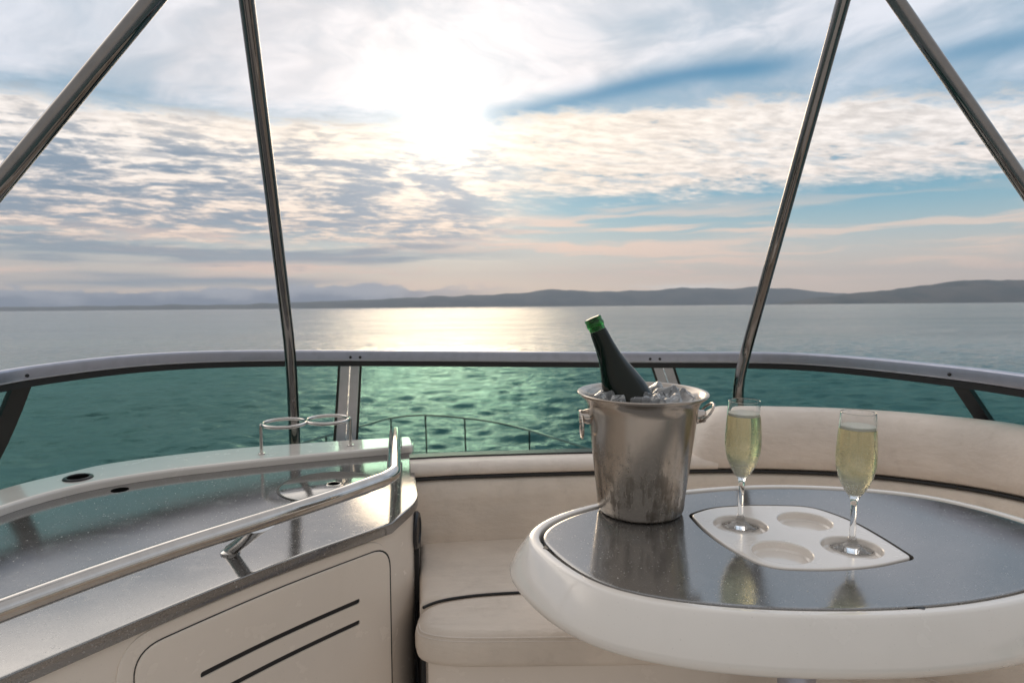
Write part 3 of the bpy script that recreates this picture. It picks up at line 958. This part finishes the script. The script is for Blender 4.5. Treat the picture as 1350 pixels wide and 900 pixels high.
# ------------------------------------------------------------------ sofa
sofa = thing('corner_sofa', (.4, 1.45, DECK), 'cream vinyl corner sofa with dark piping curving round the table', 'sofa')
BK = spline([(-.239, 1.572), (-.1, 1.597), (.2, 1.628), (.45, 1.642), (.62, 1.640), (.80, 1.615), (.95, 1.555), (1.08, 1.455), (1.165, 1.30), (1.20, 1.10), (1.21, .85), (1.21, .45)], 10)
bk = [(p[0], p[1], 0.0) for p in BK]
obj('backrest', sweep(bk, [(-.022, -.665), (-.020, -.60), (-.014, -.53), (-.006, -.497), (.004, -.487), (.012, -.4845), (.11, -.4845), (.11, -.665)]), M['vinyl'], sofa, sharp=60)
obj('piping', tube([(p[0]+0, p[1]+.001, -.4815) for p in BK], .0046, 8), M['black'], sofa)
iP = min(range(len(BK)), key=lambda i: abs(BK[i][0]-.50))
padp = [(.085, -.478), (.004, -.4785), (-.003, -.474), (-.006, -.466), (-.003, -.456), (.006, -.449), (.018, -.446), (.060, -.446), (.078, -.450), (.085, -.46)]
obj('top_pad', sweep(bk[:iP+1], padp), M['vinyl2'], sofa, sharp=60)
obj('pad_trim', sweep([(p[0], p[1], -.444) for p in BK[:iP+1]], [(.050, -.004), (.084, -.004), (.084, .0022), (.050, .0022)]), M['dark'], sofa)
bprof = [(.104, -.478), (.006, -.478), (-.004, -.470), (-.010, -.445), (-.011, -.41), (-.006, -.375), (.004, -.352), (.020, -.338), (.040, -.332), (.072, -.332), (.092, -.338), (.102, -.352), (.106, -.38)]
iB = min(range(len(BK)), key=lambda i: abs(BK[i][0]-.455))
bp_ = np.array(bk[iB:]); loops = []
fine_path = spline([tuple(p) for p in bp_], 3)
fp = np.array(fine_path); fl = np.r_[0, np.cumsum(np.linalg.norm(np.diff(fp, axis=0), axis=1))]
for i in range(len(fp)):
    t_ = fp[min(i+1, len(fp)-1)]-fp[max(i-1, 0)]; t_ /= np.linalg.norm(t_)
    n_ = np.array([-t_[1], t_[0], 0]); k = min(1, fl[i]/.085); k = math.sqrt(max(.0, 1-(1-k)**2))*.97+.03
    loops.append([tuple(fp[i]+n_*(.05+(a-.05)*(.35+.65*k))+np.array([0, 0, -.478+(b+.478)*k])) for a, b in bprof])
obj('bolster', loft(loops), M['vinyl2'], sofa, sharp=60)
obj('bolster_core', sweep(bk[iB+4:], [(.02, -.60), (.10, -.60), (.10, -.479), (.02, -.479)]), M['vinyl'], sofa)
seam = spline([(-.182, 1.17), (-.179, 1.215), (-.166, 1.256), (-.114, 1.289), (.0, 1.312), (.25, 1.33), (.50, 1.325), (.70, 1.25), (.83, 1.10), (.885, .90), (.89, .65), (.89, .40)], 8)
fr_e = spline([(-.177, 1.190), (-.165, 1.160), (-.128, 1.143), (-.06, 1.137), (.1, 1.140), (.35, 1.142), (.50, 1.125), (.62, 1.06), (.69, .95), (.715, .80), (.715, .40)], 8)
zs = -.632
seam_f = [p for p in seam if p[1] > 1.222 or p[0] > 0]
seam_p = [p for p in seam_f if p[0] > -.170]
fcush = [tuple(np.array(p)+np.array([.0, -.003])) for p in seam_f][::-1]+fr_e
obj('seat_cushion', slab(fcush, -.692, zs+.004, .024, .018, 6, dome=.0), M['vinyl'], sofa, sharp=50)
def off_path(P, d):
    P = np.array(P); t_ = np.gradient(P, axis=0); t_ /= np.linalg.norm(t_, axis=1)[:, None]
    return [tuple(p) for p in P+np.stack([-t_[:, 1], t_[:, 0]], -1)*d]
obj('stitching', merge(tube([(p[0], p[1], zs-.0028) for p in off_path(fr_e, .0065)], .0015, 6), tube([(p[0], p[1], zs-.0080) for p in off_path(fr_e, .0030)], .0012, 6)), M['vinyl2'], sofa)
rc = [(p[0], p[1]) for p in BK if p[0] > -.215]
rcush = [(-.180, 1.275)]+[p for p in seam_f if p[0] > -.136]+[(1.215, .40)]+[(p[0], p[1]) for p in rc][::-1]+[(-.217, 1.545)]
obj('rear_cushion', slab(rcush, -.700, zs, .016, .0, 5), M['vinyl'], sofa, sharp=50)
obj('seam_piping', tube([(p[0], p[1]-.001, zs-.0012) for p in seam_p], .0030, 8), M['black'], sofa)
base_o = [tuple(p) for p in off_path(fr_e, .02)]+[(1.2, .40)]+[p for p in rc][::-1]
obj('gap_shade', merge(slab([(-.178, 1.275), (-.150, 1.275), (-.150, 1.5), (-.222, 1.5)], DECK, -.702), slab([(-.236, 1.41), (-.199, 1.41), (-.216, 1.57), (-.262, 1.57)], DECK, -.585)), M['black'], sofa)  # black filler slabs added as the shade in the gap beside the bar
obj('base', slab(base_o, DECK, -.690, .0, 0), M['cream'], sofa)

# ------------------------------------------------------------------ table
tb = thing('cockpit_table', (.448, 1.018, DECK), 'oval table with grey stone inlay in a thick white moulded rim', 'table')
ZT = -.401
to = spline([(.041, 1.039), (.052, .965), (.098, .872), (.166, .819), (.295, .785), (.481, .785), (.63, .822), (.772, .892), (.846, .990), (.838, 1.075), (.795, 1.158), (.728, 1.219), (.601, 1.255), (.455, 1.262), (.285, 1.218), (.118, 1.136)], 10, True)
A_ = np.array(to)
for _ in range(30): A_ = A_*.5+(np.roll(A_, 1, 0)+np.roll(A_, -1, 0))*.25
to = [tuple(p) for p in A_]
if area2(to) < 0: to = to[::-1]
# insert (glass-well plate) outline
ins = round_poly([(.300, 1.112), (.345, 1.146), (.42, 1.160), (.520, 1.153), (.556, 1.085), (.566, 1.01), (.570, .938), (.50, .908), (.43, .897), (.352, .903), (.318, .975), (.303, 1.05)],
                 [.012, .03, .04, .03, .05, .05, .010, .04, .04, .03, .05, .05], 6)
if area2(ins) < 0: ins = ins[::-1]
# stone inlay with the opening for the insert
obj('stone_inlay', bool_cut(slab(inset(to, .0052), ZT-.015, ZT, .002, 0, 3), [slab(inset(ins, -.0052), ZT-.05, ZT+.05)]), M['granite'], tb, sharp=25)
obj('inlay_gap', slab(inset(to, .0008), ZT-.024, ZT-.0155), M['black'], tb)
rim_prof = [(.0005, -.020), (.0005, -.0006), (.0018, .0008), (.004, .0015), (.0120, .0014), (.0155, .0008), (.0178, -.0010), (.0225, -.0075), (.0365, -.026), (.0455, -.0445), (.0470, -.0485), (.0460, -.0545), (.0425, -.0600), (.036, -.0640), (.022, -.069), (-.12, -.069), (-.12, -.030), (-.02, -.026)]
loops = [[(p[0], p[1], ZT+z) for p in inset(to, -d)] for d, z in rim_prof]
v_, f_ = loft(loops, caps=False)
q = len(to); L0 = 0; L1 = (len(rim_prof)-1)*q
for k in range(q): f_.append((L1+k, L1+(k+1) % q, (k+1) % q, k))
f_.append(tuple((len(rim_prof)-2)*q+k for k in range(q))); 
f_.append(tuple((len(rim_prof)-3)*q+k for k in range(q)))
rimo = obj('rim', (v_, f_), M['gel'], tb, sharp=50)
for px, py in ((1210, 804), (711, 726)):
    a = np.array(at2(px, py, ZT))
    i = int(np.argmin(np.linalg.norm(np.array(to)-a, axis=1)))
    p = np.array(to[i]); t_ = np.array(to[(i+1) % q])-np.array(to[i-1]); t_ /= np.linalg.norm(t_); n_ = np.array([t_[1], -t_[0]])
    o2 = [tuple(p-n_*.001-t_*.009), tuple(p+n_*.0045-t_*.002), tuple(p+n_*.0062+t_*.001), tuple(p+n_*.0045+t_*.003), tuple(p-n_*.001+t_*.006)]
    obj('finger_notch', slab(o2, ZT-.005, ZT+.0019), M['black'], tb)
ZI = ZT+.0012
hol = [at2(976, 691, ZI), at2(1061, 686, ZI), at2(1031, 727, ZI), at2(1123, 720.5, ZI)]
HR = .0415
plate = slab(ins, ZT-.022, ZI, .0022, 0, 4)
def taper_cyl(c): return lathe([(0, -.0135), (HR-.0035, -.0135), (HR-.0008, -.0110), (HR, .0), (HR+.001, .02), (0, .02)], (c[0], c[1], ZI), 56)
pv = bool_cut(plate, [taper_cyl(c) for c in hol])
gi = obj('glass_insert', pv, M['gel'], tb, sharp=40)
bm_ = gi.modifiers.new('soft_edge', 'BEVEL'); bm_.width = .0022; bm_.segments = 3; bm_.limit_method = 'ANGLE'; bm_.angle_limit = R(50)
obj('insert_gap', slab(inset(ins, -.0038), ZT-.03, ZT-.0165), M['black'], tb)
obj('pedestal', merge(lathe([(.0, DECK), (.11, DECK), (.11, DECK+.008), (.05, DECK+.02), (.0285, DECK+.03), (.0285, -.4695), (0, -.4695)], (.448, 1.018, 0), 40)), M['alu'], tb)

# ------------------------------------------------------------------ ice bucket
bc = at(844, 672.5, z=ZT); bc = (bc[0], bc[1], ZT+.0003)
bk_t = thing('ice_bucket', bc, 'worn brushed steel ice bucket standing on the stone table top', 'ice bucket')
H = .2055
prof = [(0, .004), (.055, .003), (.062, 0), (.067, .001), (.0705, .0045), (.0725, .010), (.0755, .04), (.0915, .175), (.0935, .186), (.0980, .194), (.1055, .1995), (.1085, .2025), (.1090, .2045), (.1078, .2058), (.1045, .2052), (.0970, .200), (.0925, .190), (.0902, .175), (.0742, .042), (.070, .013), (.060, .008), (0, .008)]
obj('body', lathe(prof, bc, 96), M['bucket'], bk_t)
wl = .172
obj('ice_water', lathe([(0, .05), (.0735, .05), (.0888, wl), (0, wl)], bc, 64), M['water'], bk_t)
for sg in (-1, 1):
    kz = .163; rb = .0899
    MM = Matrix.Translation((bc[0]+sg*rb, bc[1], bc[2]+kz)) @ Matrix.Rotation(sg*PI/2, 4, 'Y')
    kn = obj('handle_knob', xform(lathe([(0, -.002), (.0125, -.002), (.0130, .003), (.0105, .009), (.0110, .013), (.0098, .0165), (0, .018)], n=28), MM), M['chrome'], bk_t)
    ox = bc[0]+sg*(rb+.0085)
    if sg < 0:
        ringp = [(ox-.003, bc[1]+.022*math.sin(a), bc[2]+kz-.016-.0205*math.cos(a)) for a in np.linspace(0, 2*PI, 41)[:-1]]
    else:
        ringp = []
        for a in np.linspace(0, 2*PI, 41)[:-1]:
            l = .020+.0205*math.cos(a); ringp.append((ox-.004+l*.62, bc[1]+.021*math.sin(a), bc[2]+kz-.009+l*.76))
    obj('ring', tube(ringp, .0021, 10, True), M['chrome'], kn)

# ------------------------------------------------------------------ bottle
mouth = np.array(at(781, 419, Y=1.136)); low = np.array(at(822, 512, Y=1.128))
axd = (low-mouth)/np.linalg.norm(low-mouth)
L = .272
foot = mouth+axd*L
q_ = Vector(-axd).to_track_quat('Z', 'Y').to_matrix().to_4x4()
BM = Matrix.Translation(Vector(foot)) @ q_
bot = thing('champagne_bottle', tuple(foot), 'open dark green champagne bottle leaning left out of the ice bucket', 'bottle')
Z0 = L
bprof_ = [(0, .012), (.020, .008), (.032, .001), (.038, .002), (.041, .008), (.0418, .02), (.0418, .105), (.0408, .122), (.0372, .142), (.0310, .163), (.0245, .183), (.0195, .202), (.0165, .222), (.0148, .243), (.0138, Z0-.0225), (.0100, Z0-.0225), (0, Z0-.024)]
obj('body', xform(lathe(bprof_, n=56), BM), M['bottle'], bot)
lipp = [(.0136, Z0-.0223), (.0138, Z0-.016), (.0150, Z0-.0145), (.0156, Z0-.011), (.0148, Z0-.0085), (.0142, Z0-.006), (.0150, Z0-.0035), (.0150, Z0-.001), (.0138, Z0), (.0102, Z0-.0005), (.0092, Z0-.004), (.0090, Z0-.0223)]
obj('lip', xform(lathe(lipp, n=48, closed=True), BM), M['bottle_thin'], bot)

# ------------------------------------------------------------------ ice cubes
def ice_mesh(sz, seed):
    r = random.Random(seed)
    v, f = rbox((0, 0, 0), (sz, sz*r.uniform(.85, 1.1), sz*r.uniform(.8, 1.0)), sz*.17)
    ph = [r.uniform(0, 6) for _ in range(6)]
    out = []
    for p in v:
        k = 1+.09*math.sin(p[0]*170+ph[0])+.09*math.sin(p[1]*190+ph[1])+.09*math.sin(p[2]*210+ph[2])+.05*math.sin(p[0]*420+p[1]*380+ph[3])
        out.append((p[0]*k, p[1]*k, p[2]*k))
    return out, f
cubes = [(796, 514, -.034, .031, 'left of the bottle, rising over the rim'), (786, 520, -.020, .027, 'at the far left edge of the bucket'), (811, 520, -.066, .024, 'in front of the bottle, showing it green'),
         (852, 513, -.030, .031, 'topmost in the bucket, touching the bottle'), (872, 511, .014, .029, 'behind the topmost ones'), (884, 515, -.022, .030, 'rightmost of the raised ones'),
         (843, 524, -.060, .028, 'low at the front beside the bottle'), (866, 523, -.050, .029, 'at the front centre of the pile'), (888, 524, -.048, .027, 'at the front right of the pile'),
         (905, 521, -.010, .027, 'low at the right in the water'), (898, 518, .034, .027, 'at the back right, half sunk'), (838, 505, .052, .028, 'at the back behind the bottle'), (865, 506, .056, .028, 'at the back centre of the bucket')]
for k, (px, py, dy, sz, where) in enumerate(cubes):
    p = np.array(at(px, py, Y=bc[1]+dy))
    rad = math.hypot(p[0]-bc[0], p[1]-bc[1]); lim = .086-sz*.55
    if rad > lim:
        p[0] = bc[0]+(p[0]-bc[0])*lim/rad; p[1] = bc[1]+(p[1]-bc[1])*lim/rad
    p[2] = min(p[2]-.006, bc[2]+.194); p[2] = max(p[2], bc[2]+.174)
    r_ = random.Random(k+50)
    MM = Matrix.Translation(Vector(p)) @ Matrix.Rotation(r_.uniform(0, 3), 4, 'Z') @ Matrix.Rotation(r_.uniform(-.6, .6), 4, 'X') @ Matrix.Rotation(r_.uniform(-.6, .6), 4, 'Y')
    o = obj('ice_cube', xform(ice_mesh(sz, k), MM), M['ice'], org=tuple(p), sharp=80)
    tag(o, 'clear ice cube in the steel bucket, '+where, 'ice cube', 'ice cubes in the bucket')

# ------------------------------------------------------------------ champagne flutes
def flute(px, py, label, seed):
    c = at(px, py, z=ZI-.0132); c = (c[0], c[1], ZI-.0132)
    o = thing('champagne_flute', c, label, 'champagne glass', 'champagne glasses')
    out = [(0, .0005), (.029, .0004), (.0305, .0010), (.0308, .0018), (.029, .0026), (.018, .0042), (.010, .0075), (.0062, .013), (.0046, .022), (.0042, .045), (.0044, .066), (.0056, .076), (.0085, .0815), (.0135, .0885), (.0195, .099), (.0245, .112), (.0275, .125), (.0287, .138), (.0285, .152), (.0275, .170), (.0262, .190), (.0250, .2065), (.0249, .2085)]
    inn = [(.0243, .2092), (.0237, .2085), (.0238, .2065), (.0250, .190), (.0263, .170), (.0273, .152), (.0275, .138), (.0263, .125), (.0232, .1125), (.0180, .1000), (.0120, .0905), (.0060, .0855), (0, .0845)]
    obj('bowl_and_stem', lathe(out+inn, c, 64), M['glass'], o)
    lv = .185
    liq = [(0, .0842), (.0062, .0852), (.0123, .0902), (.0183, .0997), (.0235, .1122), (.0266, .125), (.0278, .138), (.0276, .152), (.0266, .170), (.02565, lv), (0, lv)]
    obj('champagne', lathe(liq, c, 64), M['wine'], o)
    obj('foam', lathe([(.0, lv+.0003), (.02485, lv+.0003), (.0247, lv+.0042), (.022, lv+.0046), (.012, lv+.0036), (0, lv+.0034)], c, 56), M['foam'], o)
    r = random.Random(seed); parts = []
    for _ in range(190):
        z = .088+(r.random()**1.7)*.088
        rm = np.interp(z, [.0842, .0902, .0997, .1122, .125, .138, .18], [0, .0115, .0175, .0227, .0258, .027, .025])
        a = r.uniform(0, 2*PI); q = rm*(.96 if r.random() < .65 else r.random()**.5)
        rad = r.uniform(.00026, .00058)*(1.5 if r.random() < .08 else 1)
        parts.append(lathe([(0, -rad), (rad*.8, -rad*.6), (rad, 0), (rad*.8, rad*.6), (0, rad)], (c[0]+q*math.cos(a), c[1]+q*math.sin(a), c[2]+z), 7))
    for _ in range(9):                                   # rising strings of bubbles
        a0 = r.uniform(0, 2*PI); q0 = r.uniform(.002, .019); z = .0885+q0*.9; rad = .00022
        while z < .184:
            parts.append(lathe([(0, -rad), (rad*.8, -rad*.6), (rad, 0), (rad*.8, rad*.6), (0, rad)], (c[0]+q0*math.cos(a0)+r.uniform(-.0003, .0003), c[1]+q0*math.sin(a0), c[2]+z), 7))
            z += r.uniform(.0018, .0042); rad = min(.0005, rad*1.035)
    b = obj('bubbles', merge(*parts), M['bub'], o); b['kind'] = 'stuff'
    return o
M['bub'] = simple('gas_bubbles', (.95, .95, .88), .15, spec=.6)
flute(976, 692, 'full champagne glass in the back left well, nearer the ice bucket', 3)
flute(1123, 722, 'full champagne glass in the right-hand well, nearer the camera', 4)

# ------------------------------------------------------------------ set the boat on the water
for o in boat_things:
    o.matrix_world = BOAT @ Matrix.Translation(o.location)
